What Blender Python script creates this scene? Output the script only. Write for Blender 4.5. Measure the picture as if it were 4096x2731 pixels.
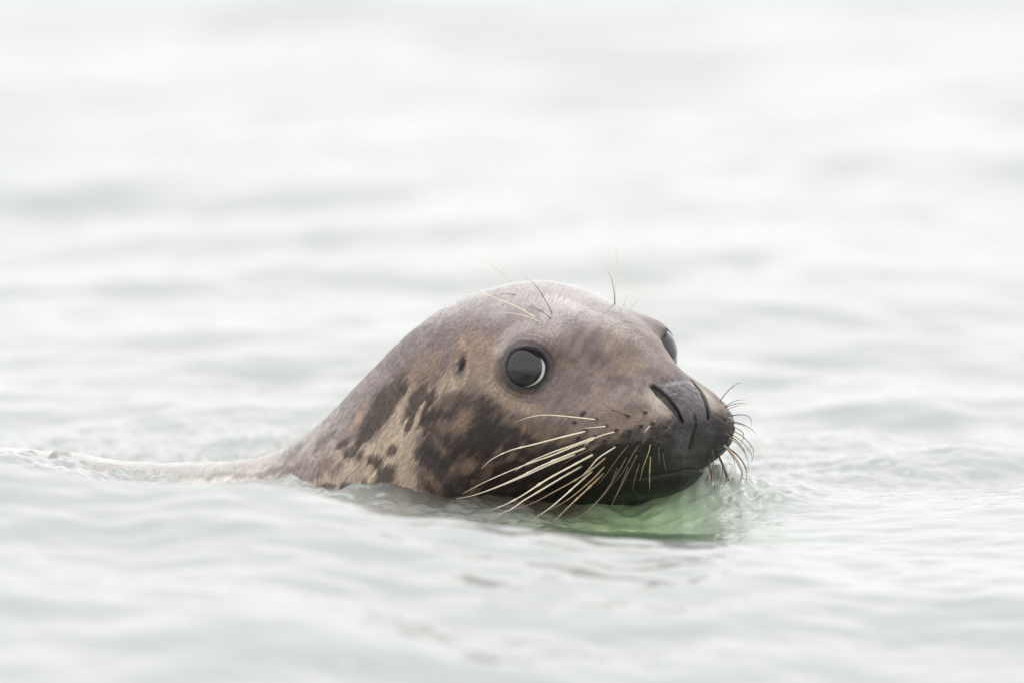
import bpy, math
import numpy as np
from mathutils import Vector, Matrix

S = bpy.context.scene
for o in list(bpy.data.objects):
    bpy.data.objects.remove(o)
COL = S.collection

# ------------------------------------------------------------------ camera
ELEV = math.radians(6.0)
DIST = 12.0
Z0 = 0.104
LENS = 635.0
cam_loc = Vector((0, -DIST * math.cos(ELEV), Z0 + DIST * math.sin(ELEV)))
cd = bpy.data.cameras.new('camera')
cam = bpy.data.objects.new('camera', cd)
COL.objects.link(cam)
cam.location = cam_loc
cam.rotation_euler = (math.pi / 2 - ELEV, 0, 0)
cd.lens = LENS
cd.sensor_width = 36.0
cd.clip_start = 0.1
cd.clip_end = 5000
cd.dof.use_dof = True
cd.dof.focus_distance = DIST - 0.045
cd.dof.aperture_fstop = 5.0
S.camera = cam

# ------------------------------------------------------------------ sky: bright even overcast
world = bpy.data.worlds.new("World")
S.world = world
world.use_nodes = True
wn = world.node_tree
wn.nodes.clear()
SUN_EL, SUN_ROT = math.radians(62), math.radians(20)
wout = wn.nodes.new('ShaderNodeOutputWorld')
bg = wn.nodes.new('ShaderNodeBackground')
sky = wn.nodes.new('ShaderNodeTexSky')
sky.sky_type = 'NISHITA'
sky.sun_disc = False
sky.sun_elevation = SUN_EL
sky.sun_rotation = SUN_ROT
sky.dust_density = 4.0
hsv = wn.nodes.new('ShaderNodeHueSaturation')
hsv.inputs['Saturation'].default_value = 0.10
wn.links.new(sky.outputs[0], hsv.inputs['Color'])
mixw = wn.nodes.new('ShaderNodeMix')
mixw.data_type = 'RGBA'
mixw.inputs[0].default_value = 0.80          # cloud deck over most of the clear sky
mixw.inputs[7].default_value = (9.3, 9.28, 9.3, 1)
wn.links.new(hsv.outputs[0], mixw.inputs[6])
wn.links.new(mixw.outputs[2], bg.inputs['Color'])
bg.inputs['Strength'].default_value = 0.15
wn.links.new(bg.outputs[0], wout.inputs[0])

sd = bpy.data.lights.new('sun', 'SUN')
sun = bpy.data.objects.new('sun', sd)
COL.objects.link(sun)
sd.energy = .7
sd.angle = math.radians(40)
sd.color = (1.0, 0.97, 0.93)
sdir = Vector((math.sin(SUN_ROT) * math.cos(SUN_EL), math.cos(SUN_ROT) * math.cos(SUN_EL), math.sin(SUN_EL)))
sun.rotation_euler = sdir.to_track_quat('Z', 'Y').to_euler()

S.view_settings.view_transform = 'Standard'
S.view_settings.look = 'None'
S.view_settings.gamma = 1.0
S.view_settings.use_curve_mapping = False
S.view_settings.exposure = 0.02
S.cycles.use_denoising = True
S.cycles.max_bounces = 8

# ------------------------------------------------------------------ helpers
MM = 0.001
K = LENS / 36.0 * 4096.0
CE, SE = math.cos(ELEV), math.sin(ELEV)
CAM = np.array(cam_loc)


def project(P):
    """where a point (metres) would be measured on the survey grid of the photograph"""
    d = P - CAM
    xc = d[..., 0]
    zc = d[..., 1] * CE - d[..., 2] * SE
    yc = d[..., 1] * SE + d[..., 2] * CE
    return 2048 + K * xc / zc, 1365.5 - K * yc / zc


def ray(px, py):
    x = (px - 2048) / K
    y = (1365.5 - py) / K
    v = np.array([x, CE + y * SE, -SE + y * CE])
    return v / np.linalg.norm(v)


def point(px, py, y):
    """point on that sight line at world depth y (metres)"""
    r = ray(px, py)
    t = (y - CAM[1]) / r[1]
    return CAM + r * t


def smooth(a, b, x):
    t = np.clip((x - a) / (b - a), 0, 1)
    return t * t * (3 - 2 * t)


def _h(ix, iy, iz, seed):
    n = (ix.astype(np.int64) * 374761393 + iy.astype(np.int64) * 668265263 + iz.astype(np.int64) * 2147483647 + seed * 974634777) & 0xffffffff
    n = ((n ^ (n >> 13)) * 1274126177) & 0xffffffff
    n = (n ^ (n >> 16)) & 0xffffffff
    return n.astype(np.float64) / 4294967295.0 * 2 - 1


def noise3(x, y, z, seed=0):
    x, y, z = np.broadcast_arrays(x, y, z)
    xi, yi, zi = np.floor(x), np.floor(y), np.floor(z)
    fx, fy, fz = x - xi, y - yi, z - zi
    ux, uy, uz = [f * f * f * (f * (f * 6 - 15) + 10) for f in (fx, fy, fz)]
    r = 0
    for dx in (0, 1):
        wx = ux if dx else 1 - ux
        for dy in (0, 1):
            wy = uy if dy else 1 - uy
            for dz in (0, 1):
                wz = uz if dz else 1 - uz
                r = r + wx * wy * wz * _h(xi + dx, yi + dy, zi + dz, seed)
    return r


def fbm(x, y, z, seed=0, octs=3):
    r, a, f = 0, 1.0, 1.0
    for i in range(octs):
        r = r + a * noise3(x * f, y * f, z * f, seed + i)
        a *= 0.5
        f *= 2.03
    return r


def new_mat(name):
    m = bpy.data.materials.new(name)
    m.use_nodes = True
    nt = m.node_tree
    b = nt.nodes['Principled BSDF']
    return m, nt, b


def mesh_obj(name, verts, faces, mat, parent=None, smooth_=True):
    me = bpy.data.meshes.new(name)
    me.from_pydata([tuple(v) for v in verts], [], [tuple(f) for f in faces])
    me.update()
    if smooth_:
        me.polygons.foreach_set('use_smooth', [True] * len(me.polygons))
    me.materials.append(mat)
    o = bpy.data.objects.new(name, me)
    COL.objects.link(o)
    if parent:
        o.parent = parent
    return o


def grid_mesh(name, V, closed_v, mat, attrs=None, uv=None, cap0=None, cap1=None):
    """V: (nu, nv, 3) grid; quads; optional colour attributes (nu, nv, 3)"""
    nu, nv = V.shape[:2]
    P = V.reshape(-1, 3)
    ii = np.arange(nu - 1)[:, None]
    jj = np.arange(nv if closed_v else nv - 1)[None, :]
    j2 = (jj + 1) % nv
    F = np.stack([ii * nv + jj, (ii + 1) * nv + jj, (ii + 1) * nv + j2, ii * nv + j2], -1).reshape(-1, 4)
    n4 = len(F)
    me = bpy.data.meshes.new(name)
    extra = []
    if cap0 is not None:
        extra.append((cap0, 0, True))
    if cap1 is not None:
        extra.append((cap1, nu - 1, False))
    loops = F.reshape(-1)
    starts = np.arange(n4) * 4
    for k, (c, row, fl) in enumerate(extra):
        ci = len(P)
        P = np.vstack([P, np.array(c)[None]])
        j = np.arange(nv)
        a = row * nv + j
        b = row * nv + (j + 1) % nv
        T = np.stack([np.full(nv, ci), a, b] if fl else [np.full(nv, ci), b, a], -1)
        starts = np.concatenate([starts, len(loops) + np.arange(nv) * 3])
        loops = np.concatenate([loops, T.reshape(-1)])
    me.vertices.add(len(P))
    me.vertices.foreach_set('co', P.astype(np.float32).reshape(-1))
    me.loops.add(len(loops))
    me.loops.foreach_set('vertex_index', loops.astype(np.int32))
    me.polygons.add(len(starts))
    me.polygons.foreach_set('loop_start', starts.astype(np.int32))
    me.polygons.foreach_set('use_smooth', np.ones(len(starts), bool))
    me.update(calc_edges=True)
    for nm, A in (attrs or {}).items():
        at = me.attributes.new(nm, 'FLOAT_COLOR', 'POINT')
        A4 = np.ones((len(P), 4), np.float32)
        A4[:nu * nv, :3] = A.reshape(-1, 3)
        if len(P) > nu * nv:
            A4[nu * nv:, :3] = A[0].mean(0)
        at.data.foreach_set('color', A4.reshape(-1))
    me.materials.append(mat)
    me.validate()
    o = bpy.data.objects.new(name, me)
    COL.objects.link(o)
    return o


# ------------------------------------------------------------------ head frame
YAW = math.radians(42)
ROLL = math.radians(-1.5)
PITCH = math.radians(0.0)
HO = np.array([57.1, 0.0, 92.5])                      # mm, midpoint between the eyes
hf = np.array([math.sin(YAW), -math.cos(YAW), 0.0])
hn = np.array([-math.cos(YAW), -math.sin(YAW), 0.0])  # towards the near side
hu = np.array([0, 0, 1.0])


def rot(v, k, t):
    return v * math.cos(t) + np.cross(k, v) * math.sin(t) + k * np.dot(k, v) * (1 - math.cos(t))


hf, hu = rot(hf, hn, PITCH), rot(hu, hn, PITCH)
hn, hu = rot(hn, hf, -ROLL), rot(hu, hf, -ROLL)
if hn[2] > 0:
    pass
HR = np.stack([hf, hn, hu], 0)                        # rows: local axes in world


def to_local(Pw):
    return (Pw - HO) @ HR.T


def to_world(Pl):
    return np.asarray(Pl) @ HR + HO


# ------------------------------------------------------------------ signed distance of the seal (mm)
def smin(a, b, k):
    h = np.clip(0.5 + 0.5 * (b - a) / k, 0, 1)
    return b + (a - b) * h - k * h * (1 - h)


def smax(a, b, k):
    return -smin(-a, -b, k)


def ell(P, c, r, yaw=0.0, pitch=0.0):
    q = P - np.array(c)
    if yaw:
        cy, sy = math.cos(math.radians(yaw)), math.sin(math.radians(yaw))
        q = np.stack([q[..., 0] * cy + q[..., 1] * sy, -q[..., 0] * sy + q[..., 1] * cy, q[..., 2]], -1)
    if pitch:
        cy, sy = math.cos(math.radians(pitch)), math.sin(math.radians(pitch))
        q = np.stack([q[..., 0] * cy + q[..., 2] * sy, q[..., 1], -q[..., 0] * sy + q[..., 2] * cy], -1)
    r = np.array(r, float)
    k0 = np.sqrt(((q / r) ** 2).sum(-1))
    k1 = np.sqrt(((q / (r * r)) ** 2).sum(-1)) + 1e-9
    return k0 * (k0 - 1.0) / k1


def cone(P, a, b, ra, rb):
    a, b = np.array(a, float), np.array(b, float)
    pa, ba = P - a, b - a
    h = np.clip((pa @ ba) / (ba @ ba), 0, 1)
    return np.linalg.norm(pa - h[..., None] * ba, axis=-1) - (ra + (rb - ra) * h)


def seg(P, pts, rads):
    d = None
    for i in range(len(pts) - 1):
        e = cone(P, pts[i], pts[i + 1], rads[i], rads[i + 1])
        d = e if d is None else np.minimum(d, e)
    return d


EYE_R = 18.0
eye_dir = np.array([0.85, 0.52, 0.10])
eye_dir /= np.linalg.norm(eye_dir)
eye_surf = np.array([5.4, 65.8, 0.0])
eye_c = eye_surf - eye_dir * EYE_R

RING_OFF = np.array([0.52, -0.85, 0]) * -0.6 + np.array([0, 0, 0.8])

neck_p = [(14, 45, 68), (-15, 48, 50), (-42, 50, 28), (-92, 50, -20), (-150, 50, -66), (-250, 50, -103), (-400, 60, -137), (-800, 60, -165), (-1300, 60, -170)]
neck_r = [64, 75, 73, 72.5, 89, 121, 165, 185, 60]


def catmull(P, n):
    P = np.vstack([2 * P[0] - P[1], P, 2 * P[-1] - P[-2]])
    out = []
    for i in range(1, len(P) - 2):
        t = np.linspace(0, 1, n, endpoint=False)[:, None]
        p0, p1, p2, p3 = P[i - 1], P[i], P[i + 1], P[i + 2]
        out.append(0.5 * ((2 * p1) + (-p0 + p2) * t + (2 * p0 - 5 * p1 + 4 * p2 - p3) * t ** 2 + (-p0 + 3 * p1 - 3 * p2 + p3) * t ** 3))
    out.append(P[-2][None])
    return np.vstack(out)


neck = catmull(np.hstack([np.array(neck_p, float), np.array(neck_r, float)[:, None]]), 4)
GROOVES = []          # (points in head coordinates, radius, softness) filled below


def sdf(Pw, detail=True):
    L = to_local(Pw)
    farside = smooth(2, -12, L[..., 1])                            # the far lids are opened a little wider
    L = np.stack([L[..., 0], np.abs(L[..., 1]), L[..., 2]], -1)   # head is symmetric
    # cranium
    d = ell(L, (-58, 0, -16), (76, 68, 59))
    d = smin(d, ell(L, (-13, 0, 1), (58, 46, 32.5)), 24)            # forehead
    # snout
    d = smin(d, ell(L, (22, 0, -35), (70, 43, 43), pitch=-4), 24)
    d = smin(d, ell(L, (26, 0, -8), (58, 17, 19), pitch=-15), 14)   # bridge
    # cheeks and throat
    d = smin(d, ell(L, (-22, 34, -42), (52, 38, 42)), 24)
    d = smin(d, ell(L, (-10, 0, -66), (70, 50, 40)), 24)
    # brow
    d = smin(d, ell(L, (-7, 43, 13), (19, 15, 9.5), yaw=30), 14)
    # whisker pads, jaw
    d = smin(d, ell(L, (57, 31, -44), (37, 25, 24), yaw=-12), 22)
    d = smin(d, ell(L, (46, 0, -71), (39, 33, 18), pitch=4), 9)
    # nose
    d = smin(d, ell(L, (75, 0, -31), (17, 19, 17)), 8)
    # neck and body
    near = None
    for i in range(len(neck) - 1):
        e = cone(Pw, neck[i, :3], neck[i + 1, :3], neck[i, 3], neck[i + 1, 3])
        near = e if near is None else np.minimum(near, e)
    d = smin(d, near, 24)
    # eye: shallow dish then a lid ring
    q = L - eye_c
    ax = q @ eye_dir
    rr = np.linalg.norm(q - ax[..., None] * eye_dir, axis=-1)
    d = smax(d, -(np.linalg.norm(q - eye_dir * 31, axis=-1) - 17), 8)
    d = smax(d, -cone(L, (15, 60, -1), (38, 43, 2), 9, 7), 9)
    d = smax(d, -(cone(L, (12, 55, 1), (40, 36, 5), 11, 8) + 40 * (1 - farside)), 6)
    qn = np.linalg.norm(q, axis=-1)
    q2 = q - RING_OFF - farside[..., None] * np.array([2.4, -3.8, 0])
    ax = q2 @ eye_dir
    rr = np.linalg.norm(q2 - ax[..., None] * eye_dir, axis=-1)
    rr = np.where(ax > 0, rr, 30)
    lid = smax(qn - (EYE_R + 1.5), 12.9 + 1.6 * farside - rr, 1.6)        # lids lie over the eyeball and open in a round slit
    d = smin(d, smin(qn - (EYE_R - 1.5), lid, .6), 7)
    if detail:
        for pts, r, k in GROOVES:
            d = smax(d, -seg(L, pts, r), k)
    return d


def snap(pl):
    """slide a point given in head coordinates onto the skin, keeping to the line from the snout core"""
    c = np.array([40, 0, -34.0])
    v = np.array(pl, float) - c
    v /= np.linalg.norm(v)
    t = 10.0
    for _ in range(40):
        t -= 0.8 * float(sdf(to_world((c + v * t)[None]), False)[0])
    return c + v * t


def groove(pts, rads, k, sink=0.0):
    P = [snap(p) for p in pts]
    c = np.array([40, 0, -34.0])
    P = [p - (p - c) / np.linalg.norm(p - c) * sink for p in P]
    return (P, rads, k)


GROOVES = [groove([(80, 21, -7), (86, 20, -12), (91, 17.5, -19), (94, 14.5, -26), (96, 12, -34)], [1.8, 3.0, 2.8, 2.3, 1.3], 1.3, 1.2),
           groove([(99, 0, -30), (100, 0, -42), (98, 0, -56)], [1.0, 1.0, 0.9], 1.2, -0.2),
           groove([(84, 0, -66), (80, 14, -67), (70, 28, -69), (54, 38, -71), (30, 46, -74)], [.6, .6, .6, .5, .3], 2.0, 0.0)]

# ------------------------------------------------------------------ skin the distance field with rings along the spine
sp = [np.array(to_world((58, 0, -48))), np.array(to_world((20, 0, -38))), np.array(to_world((-20, 0, -30))), np.array(to_world((-58, 0, -26))),
      np.array([-20, 48, 42.]), np.array([-62, 50, 5.]), np.array([-110, 50, -35.]), np.array([-165, 50, -64.]),
      np.array([-250, 52, -95.]), np.array([-400, 60, -130.]), np.array([-800, 60, -165.]), np.array([-1335, 60, -170.])]
sp = np.array(sp)


def build_rings(nfan, nv, steps):
    c = catmull(sp, 60)
    arc = np.concatenate([[0], np.cumsum(np.linalg.norm(np.diff(c, axis=0), axis=1))])
    s = [0.0]
    for (end, ds) in steps:
        while s[-1] < min(end, arc[-1]):
            s.append(s[-1] + ds)
    s = np.array(s)
    s = s[s <= arc[-1]]
    C = np.stack([np.interp(s, arc, c[:, k]) for k in range(3)], -1)
    w = smooth(0, 420, s)[:, None]                        # ring planes turn slowly, so they never cross inside the body
    T = -hf * (1 - w) + np.array([-1.0, 0, 0]) * w
    T /= np.linalg.norm(T, axis=1)[:, None]
    side = hn.copy()
    U, Wd = [], []
    for t in T:
        w = side - t * (side @ t)
        w /= np.linalg.norm(w)
        side = w
        U.append(np.cross(t, w))
        Wd.append(w)
    U, Wd = np.array(U), np.array(Wd)
    ph = np.linspace(math.pi / 2, 0, nfan, endpoint=False)[1:]
    org = np.vstack([np.repeat(C[:1], len(ph), 0), C])
    fwd = -np.vstack([np.repeat(T[:1], len(ph), 0), T])
    U = np.vstack([np.repeat(U[:1], len(ph), 0), U])
    Wd = np.vstack([np.repeat(Wd[:1], len(ph), 0), Wd])
    tilt = np.concatenate([ph, np.zeros(len(C))])
    th = np.linspace(0, 2 * math.pi, nv, endpoint=False)
    rad = U[:, None] * np.cos(th)[None, :, None] + Wd[:, None] * np.sin(th)[None, :, None]
    D = rad * np.cos(tilt)[:, None, None] + fwd[:, None] * np.sin(tilt)[:, None, None]
    return org, D


def solve(org, D, iters=40):
    D2 = D.reshape(-1, 3)
    O = np.repeat(org, D.shape[1], 0)
    t = np.full(len(D2), 8.0)
    act = np.arange(len(D2))
    for i in range(iters):
        d = sdf(O[act] + D2[act] * t[act, None])
        t[act] = np.clip(t[act] - d * (0.9 if i < 20 else 0.7), 0.5, 400)
        act = act[np.abs(d) > 0.03]
        if len(act) == 0:
            break
    return (O + D2 * t[:, None]).reshape(D.shape)


NV = 560
org, D = build_rings(110, NV, [(250, 0.75), (420, 2.0), (700, 6), (1600, 15)])
V = solve(org, D)
tipc = solve(org[:1], np.repeat(-(org[-1:] * 0 + (sp[1] - sp[0]))[None] / np.linalg.norm(sp[1] - sp[0]), 1, 1))[0, 0]

def lin(r, g, b_, k=1.0):
    f = lambda c: (c / 255 / 12.92 if c / 255 < 0.04045 else ((c / 255 + 0.055) / 1.055) ** 2.4) * k
    return np.array([f(r), f(g), f(b_)])


# ------------------------------------------------------------------ coat pattern, the same on both flanks
Lv = to_local(V)
Lm = Lv.copy()
Lm[..., 1] = np.abs(Lm[..., 1])
neck_zone = smooth(-60, -140, Lv[..., 0])[..., None]
Wm = to_world(Lm)
U_, W_ = project(Wm * MM)                       # flank chart of the coat
fa = -0.60 * U_ + 0.80 * W_                     # along the lie of the fur
fb = 0.80 * U_ + 0.60 * W_
face = smooth(2150, 2400, U_)
nzA = fbm(fa / 110, fb / 26, Lm[..., 2] * 0, 3, 3)
nzB = fbm(fa / 40, fb / 11, Lm[..., 2] * 0, 9, 2)
nzC = fbm(U_ / 260, W_ / 260, Lm[..., 2] * 0, 21, 3)
nzD = fbm(U_ / 45, W_ / 38, Lm[..., 2] * 0, 31, 3)
nzE = fbm(U_ / 120, W_ / 70, Lm[..., 2] * 0, 41, 3)


def patch(cx, cy, a, b_, ang, soft=0.35, feather=0.35):
    t = math.radians(ang)
    dx, dy = U_ - cx, W_ - cy
    x = dx * math.cos(t) - dy * math.sin(t)     # ang is counter-clockwise as seen
    y = dx * math.sin(t) + dy * math.cos(t)
    r = np.sqrt((x / a) ** 2 + (y / b_) ** 2) + feather * (0.7 * nzA + 0.5 * nzB)
    return smooth(1 + soft, 1 - soft, r)


def poly(pts, soft=25, feather=22):
    P = np.array(pts, float)
    x, y = U_, W_
    inside = np.zeros(x.shape, bool)
    dm = np.full(x.shape, 1e9)
    for i in range(len(P)):
        x0, y0 = P[i]
        x1, y1 = P[(i + 1) % len(P)]
        c = ((y0 > y) != (y1 > y)) & (x < (x1 - x0) * (y - y0) / (y1 - y0 + 1e-9) + x0)
        inside ^= c
        ex, ey = x1 - x0, y1 - y0
        tt = np.clip(((x - x0) * ex + (y - y0) * ey) / (ex * ex + ey * ey), 0, 1)
        dm = np.minimum(dm, np.hypot(x - x0 - tt * ex, y - y0 - tt * ey))
    sd_ = np.where(inside, -dm, dm) + feather * (nzA + 0.7 * nzB)
    return smooth(soft, -soft, sd_)


CK = 0.70
C = np.ones(V.shape) * lin(146, 130, 126, CK)


def lay(mask, col, k=1.0):
    global C
    m = (mask * k)[..., None]
    C = C * (1 - m) + col * m


tan = lin(202, 184, 164, CK)
tan2 = lin(182, 158, 138, CK)
brown = lin(104, 90, 84, CK)
dark = lin(80, 69, 64, CK)
black = lin(52, 46, 43, CK)
mauve = lin(152, 138, 132, CK)
greyd = lin(112, 104, 108, CK)
# nape and back
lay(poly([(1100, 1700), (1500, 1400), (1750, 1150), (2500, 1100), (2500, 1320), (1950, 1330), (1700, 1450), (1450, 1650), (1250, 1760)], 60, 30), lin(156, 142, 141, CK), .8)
lay(smooth(1330, 1180, W_ + 60 * nzC) * smooth(1500, 1800, U_), lin(184, 175, 174, CK), .8)  # sky sheen on the wet crown, painted in as paler coat
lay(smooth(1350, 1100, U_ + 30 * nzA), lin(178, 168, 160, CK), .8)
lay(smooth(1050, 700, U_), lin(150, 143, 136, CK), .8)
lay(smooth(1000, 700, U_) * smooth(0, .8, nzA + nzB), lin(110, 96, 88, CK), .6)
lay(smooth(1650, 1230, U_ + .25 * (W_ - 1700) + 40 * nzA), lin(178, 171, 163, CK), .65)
# pale throat and neck
lay(poly([(1720, 1560), (1800, 1500), (1880, 1490), (1860, 1540), (1780, 1590), (1700, 1680), (1670, 1800), (1680, 1890), (1700, 2060), (1560, 2080), (1380, 2060), (1200, 1990), (1250, 1900), (1330, 1820), (1400, 1780), (1440, 1740), (1520, 1730), (1570, 1640), (1600, 1590)], 26, 34), tan, .95)
lay(poly([(1180, 1960), (1180, 1850), (1330, 1800), (1430, 1880), (1430, 2060), (1200, 2060)], 50, 40), lin(176, 158, 150, CK), .7)
lay(patch(1680, 1500, 120, 50, 50, .6, .7), tan2, .5)
lay(patch(1440, 1665, 75, 18, 62, .5, .4), tan2, .8)
lay(patch(1580, 1560, 80, 20, 50, .6, .6), tan2, .5)
lay(patch(1895, 1410, 90, 75, 20, .7, .7), tan2, .75)
lay(patch(1950, 1500, 80, 90, 0, .7, .7), tan2, .35)
# blotches on the neck
for a in [(1519, 1640, 150, 44, 56), (1462, 1740, 60, 26, 50), (1662, 1605, 82, 28, 62), (1640, 1690, 42, 15, 65), (1398, 1808, 32, 22, 25), (1440, 1816, 34, 15, 60),
          (1570, 1796, 34, 22, 45), (1503, 1842, 38, 24, -30), (1544, 1888, 52, 38, -50), (1458, 1934, 20, 28, 0), (1506, 1940, 28, 22, 0), (1602, 1958, 22, 16, 0),
          (1315, 1942, 34, 12, 0), (1391, 1942, 28, 14, 0), (1378, 1770, 40, 14, 30), (1600, 1560, 50, 18, 55), (1725, 1580, 40, 12, 60), (1698, 1650, 40, 12, 70)]:
    lay(patch(*a, soft=.3, feather=.34), brown, .92)
lay(patch(1283, 1862, 90, 30, 8, .6, .5), brown, .45)
for a in [(1230, 1905, 60, 18, 10), (1120, 1880, 55, 14, 8), (1010, 1900, 60, 12, 4), (1180, 1800, 60, 14, 35), (1290, 1770, 50, 16, 45), (900, 1895, 50, 10, 3)]:
    lay(patch(*a, soft=.5, feather=.5), lin(120, 108, 106, CK), .55)
# cheek
cheek = poly([(1722, 1600), (1700, 1655), (1705, 1690), (1690, 1740), (1678, 1800), (1684, 1868), (1664, 1874), (1680, 1915), (1748, 1980), (1900, 2150), (3000, 2200), (3000, 1900), (2700, 1790),
              (2560, 1740), (2400, 1700), (2300, 1680), (2160, 1668), (2060, 1640), (2000, 1605), (1900, 1575), (1830, 1570), (1790, 1565)], 26, 26)
lay(cheek, dark, .95)
lay(cheek * smooth(-.1, .9, nzE + .5 * nzA), tan2, .42)
lay(patch(1850, 1690, 70, 30, 60, .6, .7), tan2, .5)
lay(patch(1760, 1770, 60, 18, -55, .6, .7), tan2, .4)
lay(patch(1876, 1862, 34, 22, 30, .6, .7), tan2, .75)
lay(patch(1740, 1924, 50, 16, -50, .6, .6), tan2, .6)
lay(patch(1810, 1920, 120, 16, -46, .8, .5), greyd, .6)  # greyish sheen on the cheek, painted in as a streak
# lighter fur under and round the eye
lay(patch(2040, 1590, 120, 30, -35, .7, .7), lin(186, 168, 150, CK), .8)
lay(patch(2130, 1640, 90, 22, -10, .8, .8), tan2, .5)
# brown-grey face and muzzle
facem = smooth(2180, 2330, U_ + 40 * nzE) * smooth(1260, 1330, W_) * smooth(1790, 1690, W_ + 50 * nzE)
lay(facem, mauve, .85)
lay(facem * smooth(.0, .8, nzD + nzE), lin(172, 150, 132, CK), .5)
lay(facem * smooth(.0, .8, -nzD - .6 * nzE), lin(120, 104, 100, CK), .5)
lay(patch(2350, 1360, 120, 50, -40, .8, .6), lin(122, 108, 106, CK), .5)
lay(patch(2490, 1420, 120, 40, -45, .8, .6), lin(170, 148, 128, CK), .45)
lay(patch(2480, 1700, 190, 55, -8, .7, .6), lin(150, 128, 116, CK), .7)
# dark lower muzzle, lips and chin
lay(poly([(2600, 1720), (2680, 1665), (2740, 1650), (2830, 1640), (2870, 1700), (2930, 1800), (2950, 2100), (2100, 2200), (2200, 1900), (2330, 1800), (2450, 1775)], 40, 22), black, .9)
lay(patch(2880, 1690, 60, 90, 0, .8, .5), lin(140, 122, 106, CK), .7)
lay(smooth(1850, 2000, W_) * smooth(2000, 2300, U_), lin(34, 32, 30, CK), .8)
lay(patch(2830, 1780, 50, 40, 0, .8, .5), lin(128, 108, 92, CK), .5)
# nose leather
Ly = Lm[..., 1]
Lx = Lm[..., 0]
Lz = Lm[..., 2]
nosew = np.interp(Lz, [-60, -42, -34, -26, -18, -8], [15, 14, 13.5, 16, 19, 23])
nm = smooth(1.2, -1.0, (Ly - nosew + nzD) / (1 + 3.5 * smooth(-28, -42, Lz))) * smooth(-4, -9, Lz + 1.2 * nzE + .06 * (95 - Lx)) * smooth(72, 78, Lx) * smooth(-66, -46, Lz)
lay(nm, lin(112, 105, 111, CK), .92)
lay(nm * smooth(.1, .9, nzD), lin(150, 142, 150, CK), .4)
lay(nm * smooth(-.1, -.8, nzD + .4 * nzB), lin(78, 72, 80, CK), .5)
lay(nm * smooth(-22, -38, Lz), lin(56, 50, 51, CK), .92)
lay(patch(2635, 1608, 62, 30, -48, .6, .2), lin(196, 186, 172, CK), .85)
# folds: nostrils and philtrum are dark inside
for (pts, rr_, k_) in GROOVES[:2]:
    dg = seg(Lm, pts, [r * .9 for r in rr_])
    lay(smooth(1.5, -.2, dg), lin(20, 18, 20, CK), .95)
# ear hole
q = np.hypot((U_ - 1852 + .18 * (W_ - 1456)) / 11, (W_ - 1456) / 32)
lay(smooth(2.2, 1.0, q), greyd, .7)
lay(smooth(1.2, .6, q), lin(45, 42, 50, CK), .95)
V = V - 0  # keep
Nrm = None
# eyelids
q = Lm - eye_c - RING_OFF
ax_ = q @ eye_dir
er = np.linalg.norm(q - ax_[..., None] * eye_dir, axis=-1)
er = er + 0.5 * nzD
front = smooth(-6, 2, ax_)
up = smooth(-4, 8, (q @ np.array([0, 0, 1.0])))
lay(smooth(23, 17.5, er) * front, lin(124, 112, 110, CK), .5)
lay(smooth(18.5, 15.5, er) * front, lin(96, 86, 90, CK), .7)
lay(np.exp(-((er - 17.6 - .6 * nzE) / .7) ** 2) * front * (.4 + .6 * up), lin(50, 44, 48, CK), .7)
lay(smooth(14.8, 13.6, er) * front, lin(24, 21, 25, CK), .95)
# brow whisker roots and whisker roots
brow = lambda x, y, r: lay(smooth(1.4, .5, np.hypot(U_ - x, W_ - y) / r + .3 * nzD), lin(96, 90, 98, CK), .7)
for a in [(2155, 1284, 16), (2206, 1251, 9), (2168, 1247, 9), (2203, 1272, 8)]:
    brow(*a)
lay(patch(2180, 1262, 55, 24, 20, .8, .4), lin(190, 182, 178, CK), .5)
ROOTS = [(2385, 1677), (2428, 1703), (2344, 1722), (2468, 1722), (2381, 1746), (2344, 1787), (2420, 1765), (2381, 1807), (2331, 1860), (2470, 1780), (2425, 1827),
         (2372, 1880), (2421, 1860), (2421, 1886), (2516, 1778), (2559, 1770), (2475, 1866), (2509, 1824), (2550, 1815), (2605, 1757), (2602, 1822), (2515, 1862),
         (2635, 1778), (2650, 1803), (2560, 1850), (2512, 1664), (2582, 1651), (2330, 1660), (2520, 1725), (2565, 1705), (2610, 1695), (2318, 1752), (2300, 1690), (2340, 1650), (2660, 1712)]
for (x, y) in ROOTS:
    lay(smooth(1.5, .5, np.hypot((U_ - x) / 10, (W_ - y) / 8)), lin(34, 32, 38, CK), .85)
# overall mottling, fur streaks
C = C * (1 + .10 * nzA + .07 * nzB)[..., None] * (1 + .06 * nzC)[..., None]
C = np.clip(C, .004, .9)

lay(smooth(30, 10, np.abs(np.hypot(U_ - 2130, W_ - 1440) - 142) + 8 * nzA) * smooth(2190, 2110, U_) * smooth(1440, 1390, W_), lin(196, 186, 182, CK), .55)  # brow highlight, painted into the coat as a pale arc
lum = C.mean(-1, keepdims=True)
C = lum + (C - lum) * 1.15                     # warm up the browns
C = np.clip(.19 * (C / .19) ** 1.32, .004, .9)
C = C.mean(-1, keepdims=True) * .22 + C * .78

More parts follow.
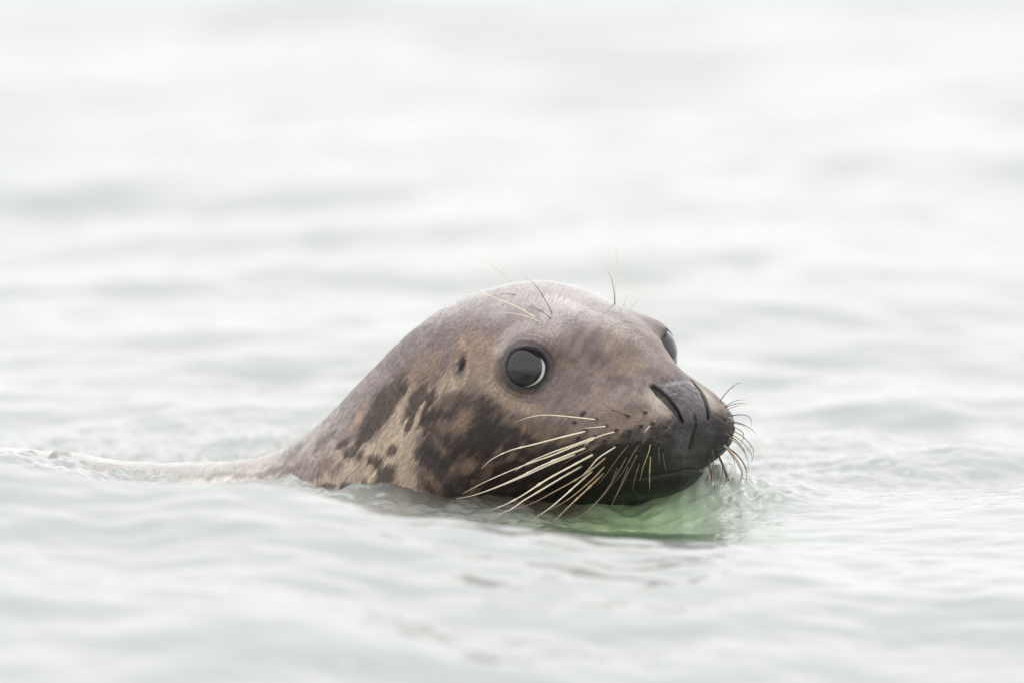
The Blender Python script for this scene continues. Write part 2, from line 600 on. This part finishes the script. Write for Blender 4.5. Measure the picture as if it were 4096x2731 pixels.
# fine relief: folds round the eye, creased lips, short wet fur
dV = 0.0
lidw = np.exp(-((er - 21) / 3.0) ** 2) * np.sin(er * 2.1) * .22 * front
fur_r = .10 * nzB * smooth(16, 24, er)
Dr = D
ear_d = -2.2 * smooth(1.1, .3, np.hypot((U_ - 1856 + .18 * (W_ - 1456)) / 10, (W_ - 1456) / 30)) + .9 * smooth(2.6, 1.2, np.hypot((U_ - 1842) / 14, (W_ - 1456) / 40))
pit = np.zeros(U_.shape)
for (x, y) in ROOTS:
    pit += .5 * smooth(2.2, .8, np.hypot(U_ - x, W_ - y) / 9) - .9 * smooth(.9, .2, np.hypot(U_ - x, W_ - y) / 9)
nosel = nm * (.28 * fbm(U_ / 16, W_ / 16, 0 * U_, 91, 2) + .25 * np.exp(-((Lz + 11 + .5 * nzE) / 1.0) ** 2))
lump = nosel + .8 * (nzE + .4 * nzD) * smooth(2250, 2400, U_) * smooth(1600, 1720, W_)
film = smooth(-170, -280, V[..., 0]) * (.7 * fbm(V[..., 0] / 50, V[..., 1] / 34, V[..., 2] / 26, 77, 4))
V = V + Dr * (lidw + fur_r + ear_d + pit + lump + film)[..., None]

m_fur, nt, b = new_mat('wet fur')
at = nt.nodes.new('ShaderNodeAttribute'); at.attribute_name = 'coat'
fu = nt.nodes.new('ShaderNodeAttribute'); fu.attribute_name = 'fur'
mp = nt.nodes.new('ShaderNodeMapping'); mp.inputs['Scale'].default_value = (.6, 3.6, 1)
nt.links.new(fu.outputs['Vector'], mp.inputs['Vector'])
nf = nt.nodes.new('ShaderNodeTexNoise'); nf.inputs['Scale'].default_value = 3.0; nf.inputs['Detail'].default_value = 6; nf.inputs['Roughness'].default_value = .68
nt.links.new(mp.outputs[0], nf.inputs['Vector'])
mr = nt.nodes.new('ShaderNodeMapRange'); mr.inputs[1].default_value = .3; mr.inputs[2].default_value = .7; mr.inputs[3].default_value = .56; mr.inputs[4].default_value = 1.5
nt.links.new(nf.outputs['Fac'], mr.inputs[0])
wt = nt.nodes.new('ShaderNodeAttribute'); wt.attribute_name = 'wet'
sx_ = nt.nodes.new('ShaderNodeSeparateColor'); nt.links.new(wt.outputs['Color'], sx_.inputs[0])
am = nt.nodes.new('ShaderNodeMix'); am.inputs[2].default_value = 1.0
nt.links.new(sx_.outputs[1], am.inputs[0]); nt.links.new(mr.outputs[0], am.inputs[3])
n2 = nt.nodes.new('ShaderNodeTexNoise'); n2.inputs['Scale'].default_value = 700; n2.inputs['Detail'].default_value = 3; n2.inputs['Roughness'].default_value = .7
tc2 = nt.nodes.new('ShaderNodeTexCoord'); nt.links.new(tc2.outputs['Object'], n2.inputs['Vector'])
m2 = nt.nodes.new('ShaderNodeMapRange'); m2.inputs[1].default_value = .3; m2.inputs[2].default_value = .7; m2.inputs[3].default_value = .80; m2.inputs[4].default_value = 1.2
nt.links.new(n2.outputs['Fac'], m2.inputs[0])
mm_ = nt.nodes.new('ShaderNodeMath'); mm_.operation = 'MULTIPLY'
nt.links.new(am.outputs[0], mm_.inputs[0]); nt.links.new(m2.outputs[0], mm_.inputs[1])
mx = nt.nodes.new('ShaderNodeVectorMath'); mx.operation = 'MULTIPLY'
nt.links.new(at.outputs['Color'], mx.inputs[0]); nt.links.new(mm_.outputs[0], mx.inputs[1])
nt.links.new(mx.outputs[0], b.inputs['Base Color'])
bp = nt.nodes.new('ShaderNodeBump'); bp.inputs['Strength'].default_value = .6; bp.inputs['Distance'].default_value = .0010
nt.links.new(nf.outputs['Fac'], bp.inputs['Height'])
bp2 = nt.nodes.new('ShaderNodeBump'); bp2.inputs['Strength'].default_value = .35; bp2.inputs['Distance'].default_value = .0005
nt.links.new(n2.outputs['Fac'], bp2.inputs['Height']); nt.links.new(bp.outputs[0], bp2.inputs['Normal'])
nt.links.new(bp2.outputs[0], b.inputs['Normal'])
r1 = nt.nodes.new('ShaderNodeMapRange'); r1.inputs[3].default_value = .46; r1.inputs[4].default_value = .16
nt.links.new(sx_.outputs[0], r1.inputs[0]); nt.links.new(r1.outputs[0], b.inputs['Roughness'])
r2 = nt.nodes.new('ShaderNodeMapRange'); r2.inputs[3].default_value = .22; r2.inputs[4].default_value = 1.0
nt.links.new(sx_.outputs[0], r2.inputs[0]); nt.links.new(r2.outputs[0], b.inputs['Coat Weight'])
r3 = nt.nodes.new('ShaderNodeMapRange'); r3.inputs[3].default_value = .26; r3.inputs[4].default_value = .06
nt.links.new(sx_.outputs[0], r3.inputs[0]); nt.links.new(r3.outputs[0], b.inputs['Coat Roughness'])
b.inputs['Specular IOR Level'].default_value = .32
b.inputs['Sheen Weight'].default_value = .06
b.inputs['Sheen Roughness'].default_value = .4

wetm = np.clip(.85 * smooth(1420, 1200, W_ + 50 * nzC) + .9 * smooth(-90, -260, V[..., 0]) + .7 * smooth(14, 5, V[..., 2] + 2 * nzE) + .5 * nm, 0, 1)
streak = np.clip(1 - .58 * smooth(2050, 2300, U_) - .5 * smooth(1400, 1250, W_), .15, 1) * (.35 + .65 * smooth(2, 26, Lm[..., 1]))
WET = np.stack([wetm, streak, streak * 0], -1)
furuv = np.stack([(fa + 30 * nzE) / 100, (fb + 34 * nzC + 9 * nzE) / 100, Lm[..., 1] * .02], -1)
Vm = V * MM
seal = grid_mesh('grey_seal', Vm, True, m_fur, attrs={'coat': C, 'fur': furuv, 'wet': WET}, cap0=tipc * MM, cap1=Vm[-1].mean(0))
seal['label'] = 'brown and tan mottled seal swimming with its whiskered head raised above the pale water'
seal['category'] = 'seal'

# ------------------------------------------------------------------ short wet fur
rs = np.random.RandomState(11)
e1 = V[1:, :] - V[:-1, :]
e2 = np.roll(V, -1, 1) - V
ar = np.linalg.norm(np.cross(e1, e2[:-1]), axis=-1)
dens = ar * (V[:-1, :, 2] > -8) * smooth(-150, -80, V[:-1, :, 0])
dens = dens * (.35 + .65 * smooth(1230, 1330, W_[:-1])) * smooth(17.5, 19.5, er[:-1]) * (1 - nm[:-1]) * (.25 + .75 * (Lv[:-1, :, 1] > -8))
dens[:3] = 0
NF = 60000
pick = rs.choice(dens.size, NF, p=(dens / dens.sum()).ravel())
pi_, pj_ = np.unravel_index(pick, dens.shape)
a_, b_ = rs.rand(NF, 1), rs.rand(NF, 1)
P0 = V[pi_, pj_] + e1[pi_, pj_] * a_ + e2[pi_, pj_] * b_
tu = e1[pi_, pj_] / (np.linalg.norm(e1[pi_, pj_], axis=1)[:, None] + 1e-9)
nn = np.cross(e1[pi_, pj_], e2[pi_, pj_])
nn /= np.linalg.norm(nn, axis=1)[:, None] + 1e-9
nn *= np.sign((nn * D[pi_, pj_]).sum(1))[:, None]
neckw = smooth(2150, 1750, U_[pi_, pj_])[:, None]
flow = tu + np.array([0, 0, -1.0]) * (.15 + .55 * neckw) + .15 * rs.randn(NF, 3) + .35 * nzE[pi_, pj_][:, None] * np.cross(nn, tu)
flow -= nn * (flow * nn).sum(1)[:, None]
flow /= np.linalg.norm(flow, axis=1)[:, None]
wv = np.cross(nn, flow)
ln = (1.5 + 2.4 * neckw) * (.6 + .8 * rs.rand(NF, 1))
wd = .11 + .07 * rs.rand(NF, 1)
pts_ = [P0 - wv * wd - nn * .05, P0 + wv * wd - nn * .05,
        P0 + flow * ln * .55 + nn * (.10 + .01 * ln) - wv * wd * .7, P0 + flow * ln * .55 + nn * (.10 + .01 * ln) + wv * wd * .7,
        P0 + flow * ln + nn * .05]
FV = np.stack(pts_, 1).reshape(-1, 3) * MM
b0 = (np.arange(NF) * 5)[:, None]
FT = np.concatenate([b0 + np.array([[0, 1, 3]]), b0 + np.array([[0, 3, 2]]), b0 + np.array([[2, 3, 4]])], 1).reshape(-1)
cf = C[pi_, pj_] * np.exp(.20 * rs.randn(NF, 1))
fme = bpy.data.meshes.new('fur')
fme.vertices.add(len(FV)); fme.vertices.foreach_set('co', FV.astype(np.float32).ravel())
fme.loops.add(len(FT)); fme.loops.foreach_set('vertex_index', FT.astype(np.int32))
fme.polygons.add(len(FT) // 3); fme.polygons.foreach_set('loop_start', (np.arange(len(FT) // 3) * 3).astype(np.int32))
fme.polygons.foreach_set('use_smooth', np.ones(len(FT) // 3, bool))
fme.update(calc_edges=True)
fa_ = fme.attributes.new('coat', 'FLOAT_COLOR', 'POINT')
fa_.data.foreach_set('color', np.hstack([np.repeat(np.clip(cf, 0, .9), 5, 0), np.ones((NF * 5, 1))]).astype(np.float32).ravel())
m_hair, nt, b = new_mat('fur strands')
at = nt.nodes.new('ShaderNodeAttribute'); at.attribute_name = 'coat'
nt.links.new(at.outputs['Color'], b.inputs['Base Color'])
b.inputs['Roughness'].default_value = .42
b.inputs['Specular IOR Level'].default_value = .35
b.inputs['Coat Weight'].default_value = .2
b.inputs['Coat Roughness'].default_value = .25
fme.materials.append(m_hair)
fur = bpy.data.objects.new('fur', fme)
COL.objects.link(fur)
fur.parent = seal
fur['kind'] = 'stuff'

# ------------------------------------------------------------------ eyes
def uvsphere(c, r, axis, n=120, m=90):
    axis = np.array(axis) / np.linalg.norm(axis)
    a = np.cross(axis, [0, 0, 1.0]); a /= np.linalg.norm(a)
    bb = np.cross(axis, a)
    ph = np.linspace(0, math.pi, m + 2)[1:-1]
    th = np.linspace(0, 2 * math.pi, n, endpoint=False)
    Dd = axis * np.cos(ph)[:, None, None] + (a * np.cos(th)[:, None] + bb * np.sin(th)[:, None])[None] * np.sin(ph)[:, None, None]
    return c + Dd * r, c + axis * r, c - axis * r, np.degrees(ph)


m_eye, nt, b = new_mat('eyeball')
at = nt.nodes.new('ShaderNodeAttribute'); at.attribute_name = 'coat'
nt.links.new(at.outputs['Color'], b.inputs['Base Color'])
b.inputs['Roughness'].default_value = .12
b.inputs['Coat Weight'].default_value = 1.0
b.inputs['Coat Roughness'].default_value = .02
b.inputs['Coat IOR'].default_value = 1.38
for sgn in (1, -1):
    c = to_world(eye_c * np.array([1, sgn, 1]))
    if sgn == 1:
        w = point(2088, 1464, 0) * 1000
        r_ = ray(2088, 1464)
        bq = (CAM * 1000 - c) @ r_
        cq = (CAM * 1000 - c) @ (CAM * 1000 - c) - EYE_R ** 2
        tq = -bq - math.sqrt(max(bq * bq - cq, 0))
        gaze = (CAM * 1000 + r_ * tq - c) / EYE_R
    else:
        gaze = np.array([.72, -.68, .05])
    G, p0, p1, ph = uvsphere(c, EYE_R, gaze)
    EC = np.ones(G.shape) * lin(24, 21, 24, 1)
    phn = ph[:, None] * np.ones(G.shape[1])[None]
    EC = np.where((phn > 43.5)[..., None], lin(50, 50, 60, 1), EC)
    wide = 0 if sgn == 1 else 30
    mw = smooth(45.5 + wide, 46.7 + wide, phn)[..., None]
    EC = EC * (1 - mw) + lin(236, 226, 230, 1) * mw
    mw = smooth(53, 55, phn)[..., None]
    EC = EC * (1 - mw) + lin(150, 112, 100, .7) * mw
    e = grid_mesh('eye', G * MM, True, m_eye, attrs={'coat': EC}, cap0=p0 * MM, cap1=p1 * MM)
    e.parent = seal

# ------------------------------------------------------------------ whiskers
def hair_mat(name, col, rough=.35):
    m, nt, b = new_mat(name)
    b.inputs['Base Color'].default_value = (*col, 1)
    b.inputs['Roughness'].default_value = rough
    b.inputs['Subsurface Weight'].default_value = 0.0
    return m


m_cream = hair_mat('pale whisker', lin(252, 238, 214, .98))
m_gold = hair_mat('amber whisker', lin(190, 164, 132, .95))
m_brown = hair_mat('brown whisker', lin(120, 98, 82, .8))
m_dark = hair_mat('black whisker', lin(52, 46, 48, .8))


def trace(px, py):
    r = ray(px, py)
    o = CAM * 1000
    t = DIST * 1000 - 250
    for _ in range(60):
        d = float(sdf((o + r * t)[None], False)[0])
        if d < .05:
            return (o + r * t)
        t += max(d * .8, .05)
        if t > DIST * 1000 + 150:
            break
    return None


def whisker(pts, mat, r0, side):
    P2 = np.array(pts, float)
    n = len(P2)
    base = trace(*P2[0])
    if base is None:                                  # root just behind the outline: nudge inwards
        for k in range(1, 30):
            base = trace(P2[0][0] - 3 * k, P2[0][1] + (1 if side == 'brow_far' else 0) * 2 * k)
            if base is not None:
                break
    y0 = base[1] if base is not None else 0.0
    seglen = np.concatenate([[0], np.cumsum(np.linalg.norm(np.diff(P2, axis=0), axis=1))])
    tt = seglen / seglen[-1]
    if side == 'far':
        a = 14.0
    elif side == 'brow_far':
        a = 6.0
    else:
        a = -6.0
    if side != 'far':
        for i in range(1, n):
            h = trace(*P2[i])
            if h is not None:
                a = min(a, ((h[1] - 2.0 - 4 * tt[i]) - y0) / tt[i])
    if side == 'near':
        for i in range(1, n):                             # keep clear of the water
            g0, g1 = point(*P2[i], 0)[2], point(*P2[i], -.1)[2]
            yreq = (0.002 - g0) / (g1 - g0) * -100
            if g0 < .002:
                a = min(a, (yreq - y0) / tt[i])
    a = max(a, -130)
    Q = []
    for i in range(n):
        yy = y0 + a * tt[i] if i else y0 + 1.0
        Q.append(point(P2[i][0], P2[i][1], yy * MM))
    Q = catmull(np.array(Q), 7)
    m = len(Q)
    k = np.linspace(0, 1, m)
    wob = np.random.RandomState(int(P2[0][0] * 7 + P2[-1][1])).uniform(-1, 1, m)
    R = r0 * MM * (1 - k ** 1.4 * .88) * (1 + .10 * wob + .55 * (wob > .93))
    T = np.gradient(Q, axis=0)
    T /= np.linalg.norm(T, axis=1)[:, None]
    s1 = np.cross(T, [0.1, .9, .2]); s1 /= np.linalg.norm(s1, axis=1)[:, None]
    s2 = np.cross(T, s1)
    th = np.linspace(0, 2 * math.pi, 8, endpoint=False)
    G = Q[:, None] + R[:, None, None] * (s1[:, None] * np.cos(th)[None, :, None] + s2[:, None] * np.sin(th)[None, :, None])
    o = grid_mesh('whisker', G, True, mat, cap0=Q[0], cap1=Q[-1])
    o.parent = seal
    return o


def z4(p): return [(1600 + x / 2.138, 1600 + y / 2.138) for x, y in p]
def z2(p): return [(2400 + x / 2.613, 1400 + y / 2.613) for x, y in p]
def z3(p): return [(1750 + x / 2.352, 900 + y / 2.352) for x, y in p]


near = [
    ([(1680, 165), (1500, 145), (1250, 125), (1100, 145), (990, 187)], m_cream, .62),
    ([(1770, 222), (1640, 232), (1570, 238)], m_cream, .5),
    ([(1590, 265), (1400, 310), (1150, 375), (950, 425), (790, 500), (695, 585)], m_cream, .85),
    ([(1855, 265), (1720, 300), (1620, 350), (1575, 390)], m_cream, .6),
    ([(1670, 312), (1500, 375), (1300, 445), (1100, 530), (980, 605)], m_cream, .8),
    ([(1668, 325), (1480, 395), (1300, 470), (1100, 540), (900, 620), (700, 710), (540, 795)], m_cream, .9),
    ([(1590, 405), (1400, 480), (1200, 565), (1050, 640), (850, 730), (650, 805), (480, 842)], m_cream, 1.0),
    ([(1500, 462), (1300, 540), (1080, 640), (870, 728), (700, 792)], m_cream, .9),
    ([(1745, 365), (1600, 430), (1450, 510), (1350, 580)], m_brown, .5),
    ([(1665, 455), (1450, 570), (1250, 680), (1050, 810), (900, 890), (770, 940)], m_cream, 1.05),
    ([(1560, 560), (1400, 650), (1200, 770), (1050, 860), (950, 930), (840, 972)], m_cream, .95),
    ([(1855, 390), (1700, 490), (1620, 580), (1560, 640)], m_cream, .65),
    ([(1765, 485), (1650, 580), (1500, 680), (1300, 790), (1150, 870), (960, 942)], m_gold, .75),
    ([(1650, 600), (1500, 730), (1400, 820), (1280, 920), (1150, 1008)], m_cream, .85),
    ([(1755, 560), (1650, 670), (1500, 800), (1400, 870), (1280, 935)], m_gold, .75),
    ([(1750, 615), (1600, 760), (1450, 900), (1310, 1040)], m_gold, .85),
    ([(1955, 380), (1850, 510), (1750, 650), (1680, 730)], m_brown, .5),
    ([(2050, 365), (1980, 480), (1900, 620), (1760, 780)], m_brown, .55),
    ([(1860, 570), (1800, 720), (1700, 850), (1580, 960), (1440, 1032)], m_brown, .85),
    ([(1940, 480), (1880, 590), (1800, 720), (1750, 790)], m_brown, .6),
    ([(2030, 460), (1950, 620), (1880, 760), (1800, 910)], m_brown, .55),
    ([(1955, 560), (1900, 700), (1830, 850), (1795, 950)], m_brown, .6),
    ([(2050, 530), (2010, 660), (1985, 790)], m_brown, .5),
    ([(2145, 340), (2130, 430), (2080, 570), (2050, 690)], m_gold, .45),
    ([(2142, 475), (2135, 620), (2135, 775)], m_gold, .5),
    ([(2210, 380), (2215, 470), (2220, 560)], m_brown, .4),
    ([(2245, 440), (2260, 530), (2278, 620)], m_brown, .4),
    ([(2150, 205), (2110, 245), (2085, 280)], m_cream, .4),
    ([(1945, 130), (1890, 108), (1830, 88), (1740, 85), (1690, 90)], m_dark, .3),
    ([(1845, 95), (1830, 86), (1750, 35), (1680, 0)], m_dark, .3),
    ([(2095, 115), (2050, 70), (2010, 50)], m_dark, .3),
]
for pts, mt, r in near:
    whisker(z4(pts), mt, r * .73, 'near')
far = [
    ([(1330, 900), (1420, 960), (1500, 1050), (1545, 1150), (1550, 1250)], m_gold, .6),
    ([(1310, 1000), (1400, 1090), (1460, 1200), (1480, 1310), (1470, 1400)], m_cream, .6),
    ([(1250, 1130), (1310, 1250), (1350, 1380), (1385, 1480)], m_gold, .8),
    ([(1180, 1200), (1200, 1330), (1185, 1450), (1150, 1560)], m_gold, .6),
    ([(1255, 528), (1330, 430), (1400, 370), (1450, 340), (1478, 345)], m_dark, .4),
    ([(1290, 605), (1360, 555), (1440, 520), (1525, 522)], m_dark, .4),
    ([(1290, 605), (1380, 570), (1460, 552), (1540, 560)], m_dark, .4),
    ([(1330, 615), (1400, 590), (1480, 565), (1530, 570)], m_gold, .4),
    ([(1365, 685), (1450, 672), (1530, 680), (1575, 720), (1583, 800)], m_dark, .45),
    ([(1320, 750), (1420, 765), (1500, 790), (1560, 855)], m_dark, .4),
    ([(1380, 740), (1500, 775), (1590, 830), (1635, 890)], m_dark, .45),
    ([(1250, 695), (1340, 700), (1430, 725)], m_cream, .35),
    ([(1395, 800), (1460, 830), (1500, 880), (1480, 960), (1435, 1030)], m_gold, .5),
    ([(1390, 840), (1480, 890), (1560, 970), (1605, 1050), (1590, 1160)], m_gold, .6),
    ([(1385, 880), (1470, 940), (1550, 1030), (1590, 1110), (1580, 1180)], m_gold, .5),
    ([(1300, 865), (1400, 920), (1480, 1000), (1520, 1080), (1520, 1140)], m_brown, .6),
    ([(1290, 985), (1370, 1070), (1440, 1180), (1480, 1290), (1450, 1420)], m_gold, .85),
    ([(1340, 1020), (1430, 1090), (1500, 1180), (1535, 1290), (1510, 1435)], m_brown, .8),
    ([(1350, 1050), (1420, 1120), (1475, 1230), (1490, 1330), (1455, 1420)], m_gold, .7),
    ([(1225, 935), (1260, 1000), (1295, 1080)], m_brown, .45),
    ([(1165, 1030), (1185, 1110), (1180, 1250), (1195, 1400), (1200, 1530)], m_brown, .55),
    ([(1140, 1130), (1145, 1250), (1165, 1350), (1160, 1520)], m_brown, .5),
    ([(1225, 1065), (1270, 1160), (1280, 1270), (1240, 1420)], m_dark, .5),
    ([(1245, 1110), (1290, 1210), (1340, 1340), (1375, 1490)], m_brown, .9),
    ([(1290, 1220), (1320, 1330), (1310, 1450), (1285, 1560)], m_brown, .5),
    ([(1160, 1240), (1170, 1380), (1120, 1480), (1065, 1565)], m_brown, .6),
    ([(1350, 1060), (1400, 1140), (1415, 1280)], m_dark, .35),
    ([(1130, 1300), (1110, 1360), (1095, 1400)], m_dark, .3),
]
for pts, mt, r in far:
    whisker(z2(pts), mt, r * .78, 'far')
brows = [
    ([(965, 805), (870, 700), (750, 590), (600, 450), (450, 340), (270, 260)], m_cream, .55, 'brow'),
    ([(930, 880), (780, 790), (620, 720), (480, 665), (350, 635), (280, 630), (190, 638)], m_cream, .75, 'brow'),
    ([(960, 910), (850, 865), (750, 840), (650, 825), (565, 824)], m_cream, .6, 'brow'),
    ([(1078, 830), (1020, 720), (960, 620), (890, 540), (820, 500)], m_dark, .42, 'brow'),
    ([(1070, 882), (990, 820), (920, 785), (830, 755)], m_dark, .38, 'brow'),
    ([(740, 660), (700, 655), (640, 648), (560, 665), (490, 660)], m_dark, .3, 'brow'),
    ([(1668, 750), (1662, 640), (1640, 520), (1600, 420)], m_dark, .42, 'brow_far'),
    ([(1672, 740), (1680, 500), (1690, 330), (1670, 215), (1630, 185)], m_cream, .5, 'brow_far'),
    ([(1750, 765), (1790, 640), (1828, 518)], m_cream, .45, 'brow_far'),
    ([(1808, 800), (1860, 730), (1930, 660), (1998, 622)], m_cream, .4, 'brow_far'),
]
for pts, mt, r, sd_ in brows:
    whisker(z3(pts), mt, r * .65, sd_)

# ------------------------------------------------------------------ water
def axis_pts(lo, hi, c0, c1, ds, g, gl=None):
    """even spacing ds in [c0, c1], growing by g outside it"""
    mid = list(np.arange(c0, c1, ds))
    a, d = mid[0], ds
    left = []
    while a > lo:
        d *= gl or g
        a -= d
        left.append(a)
    a, d = mid[-1], ds
    right = []
    while a < hi:
        d *= g if a < 5 else 1.12
        a += d
        right.append(a)
    return np.array(left[::-1] + mid + right)


wx = axis_pts(-900, 900, -.37, .37, .0016, 1.09)
wy = axis_pts(-900, 900, -.34, .16, .0017, 1.0105, 1.015)
X, Y = np.meshgrid(wx, wy, indexing='ij')


def waves(X, Y):
    R = np.random.RandomState(5)
    h = np.zeros(X.shape)
    far_ = np.hypot(X, Y)
    for (lam, slope, n) in [(1.9, .022, 5), (.75, .040, 8), (.30, .060, 12), (.14, .068, 16), (.07, .065, 18), (.035, .045, 14)]:
        fade = np.clip(lam * 30 / (far_ + 1e-6), 0, 1) ** 2
        for i in range(n):
            l = lam * R.uniform(.7, 1.4)
            th = R.normal(math.pi / 2 + .2, .8)
            k = 2 * math.pi / l
            a = slope / k * R.uniform(.5, 1.2) / math.sqrt(n) * 1.4
            ph = k * (X * math.cos(th) + Y * math.sin(th)) + R.uniform(0, 6.28)
            s_ = np.sin(ph)
            h += fade * a * (s_ + .25 * np.cos(2 * ph))
    return h


def g2(cx, cy, sx, sy, X=X, Y=Y):
    return np.exp(-((X - cx) / sx) ** 2 - ((Y - cy) / sy) ** 2)


h = waves(X, Y)
calm = 1 - .85 * g2(.0, -.12, .40, .17)
h = h * calm
# a low crest stands in front of the seal and falls away towards the viewer
CY = -.45
cpx = [(-600, 1800), (0, 1852), (289, 1897), (549, 1934), (795, 1937), (1000, 1955), (1229, 1990), (1430, 2030), (1600, 2068), (1834, 2100), (2068, 2137), (2395, 2184), (2610, 2194),
       (2886, 2202), (3100, 2235), (3400, 2290), (4096, 2330), (4800, 2330)]
cw = np.array([point(a, b_, CY) for a, b_ in cpx])
cz_ = np.interp(X, cw[:, 0], cw[:, 2]) - .0065
lz_ = np.interp(X, [-.5, -.34, -.29, -.24, -.18, -.13, -.06, .0, .07, .12, .2, .5], [.034, .029, .018, .005, .0015, .006, .001, -.003, -.007, -.006, .0, .0])
tr_ = -.002 + np.interp(X, [-.5, -.25, -.1, .15, .3, .5], [.02, .006, .0, .0, -.004, -.004])
base = lz_ + (tr_ - lz_) * smooth(-.06, -.22, Y)
base = base + (cz_ - base) * smooth(-.27, -.45, Y)
base = np.where(Y > -.05, lz_ * np.exp(-(np.maximum(Y, -.05) + .05) ** 2 / .04), base)
d_ = CY - Y
base = base - .145 * .32 * (1 - np.exp(-(.02 * np.logaddexp(0, (d_ - .02) / .02)) / .32)) - np.where(d_ > 0, cz_, 0) * (1 - np.exp(-np.maximum(d_, 0) / 1.5))
for _ in range(3):
    base[2:-2] = sum(base[i:len(base) - 4 + i] for i in range(5)) / 5
h += base
# bow wave heaped up round the muzzle
h += .036 * g2(.121, .005, .034, .052) + .004 * g2(.19, -.01, .05, .08)
h -= .004 * g2(.08, -.12, .07, .06)
# distance from the seal's flank, for the disturbed water that clings to it
sub = (np.abs(X) < .45) & (np.abs(Y) < .35)
dist = np.full(X.shape, 999.0)
dist[sub] = sdf(np.stack([X[sub], Y[sub], h[sub]], -1) * 1000, False)
rip = fbm(X / .012, Y / .022, X * 0, 51, 3)
rip2 = fbm(X / .030, Y / .045, X * 0, 61, 3)
bowz = g2(.150, -.02, .035, .07) + .4 * g2(.06, -.12, .09, .05)
behind = 3.2 * g2(-.14, .22, .34, .22)
cling = np.exp(-np.maximum(dist, 0) / (22.0 + 35 * (Y < -.03) * smooth(.08, .02, X)))
h += .0022 * rip * bowz + .0034 * rip2 * bowz + .0016 * (rip2 + .7 * rip) * behind
h += cling * (.5 + .5 * smooth(-.20, -.10, X) + .8 * smooth(-.22, -.28, X)) * (.0014 * rip + .0022 * rip2) + .0022 * np.exp(-np.maximum(dist, 0) / 2.5)
Wv = np.stack([X, Y, h], -1)
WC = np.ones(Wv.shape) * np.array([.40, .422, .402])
deep_refl = np.clip(g2(.06, -.22, .10, .10) * 1.2, 0, 1)[..., None] * .9  # dark green of deep water, with the head's dark reflection painted in
WC = WC * (1 - deep_refl) + np.array([.11, .18, .10]) * deep_refl
wave_glow = np.clip(1.3 * g2(.075, -.07, .048, .085) * (1 + .25 * rip2), 0, 1)[..., None]
WC = WC * (1 - wave_glow) + np.array([.42, .58, .33]) * wave_glow       # pale green of light through the muzzle wave, painted into the colour
seen = np.exp(-np.maximum(dist, 0) / 70.0)[..., None] * .97    # brown flank under turbid water, and the cheek's reflection painted in
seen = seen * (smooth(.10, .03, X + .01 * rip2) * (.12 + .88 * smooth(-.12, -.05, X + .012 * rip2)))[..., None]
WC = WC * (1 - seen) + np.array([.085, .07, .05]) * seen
foam = np.clip(smooth(.16, .03, np.abs(fbm(X / .010 + .8 * rip2, Y / .030, X * 0, 71, 2))) * g2(.152, -.015, .022, .05) * 1.3, 0, .85)[..., None]
WC = WC * (1 - foam) + np.array([.80, .82, .80]) * foam
m_w, nt, b = new_mat('sea water')
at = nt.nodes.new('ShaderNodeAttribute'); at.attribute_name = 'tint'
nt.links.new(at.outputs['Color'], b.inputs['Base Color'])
tc = nt.nodes.new('ShaderNodeTexCoord')
n1 = nt.nodes.new('ShaderNodeTexNoise'); n1.inputs['Scale'].default_value = 22; n1.inputs['Detail'].default_value = 3
nt.links.new(tc.outputs['Object'], n1.inputs['Vector'])
bp = nt.nodes.new('ShaderNodeBump'); bp.inputs['Strength'].default_value = .5; bp.inputs['Distance'].default_value = .004
nt.links.new(n1.outputs['Fac'], bp.inputs['Height'])
nt.links.new(bp.outputs[0], b.inputs['Normal'])
b.inputs['Roughness'].default_value = .04
b.inputs['IOR'].default_value = 1.33
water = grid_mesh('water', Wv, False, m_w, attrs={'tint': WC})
water['kind'] = 'structure'
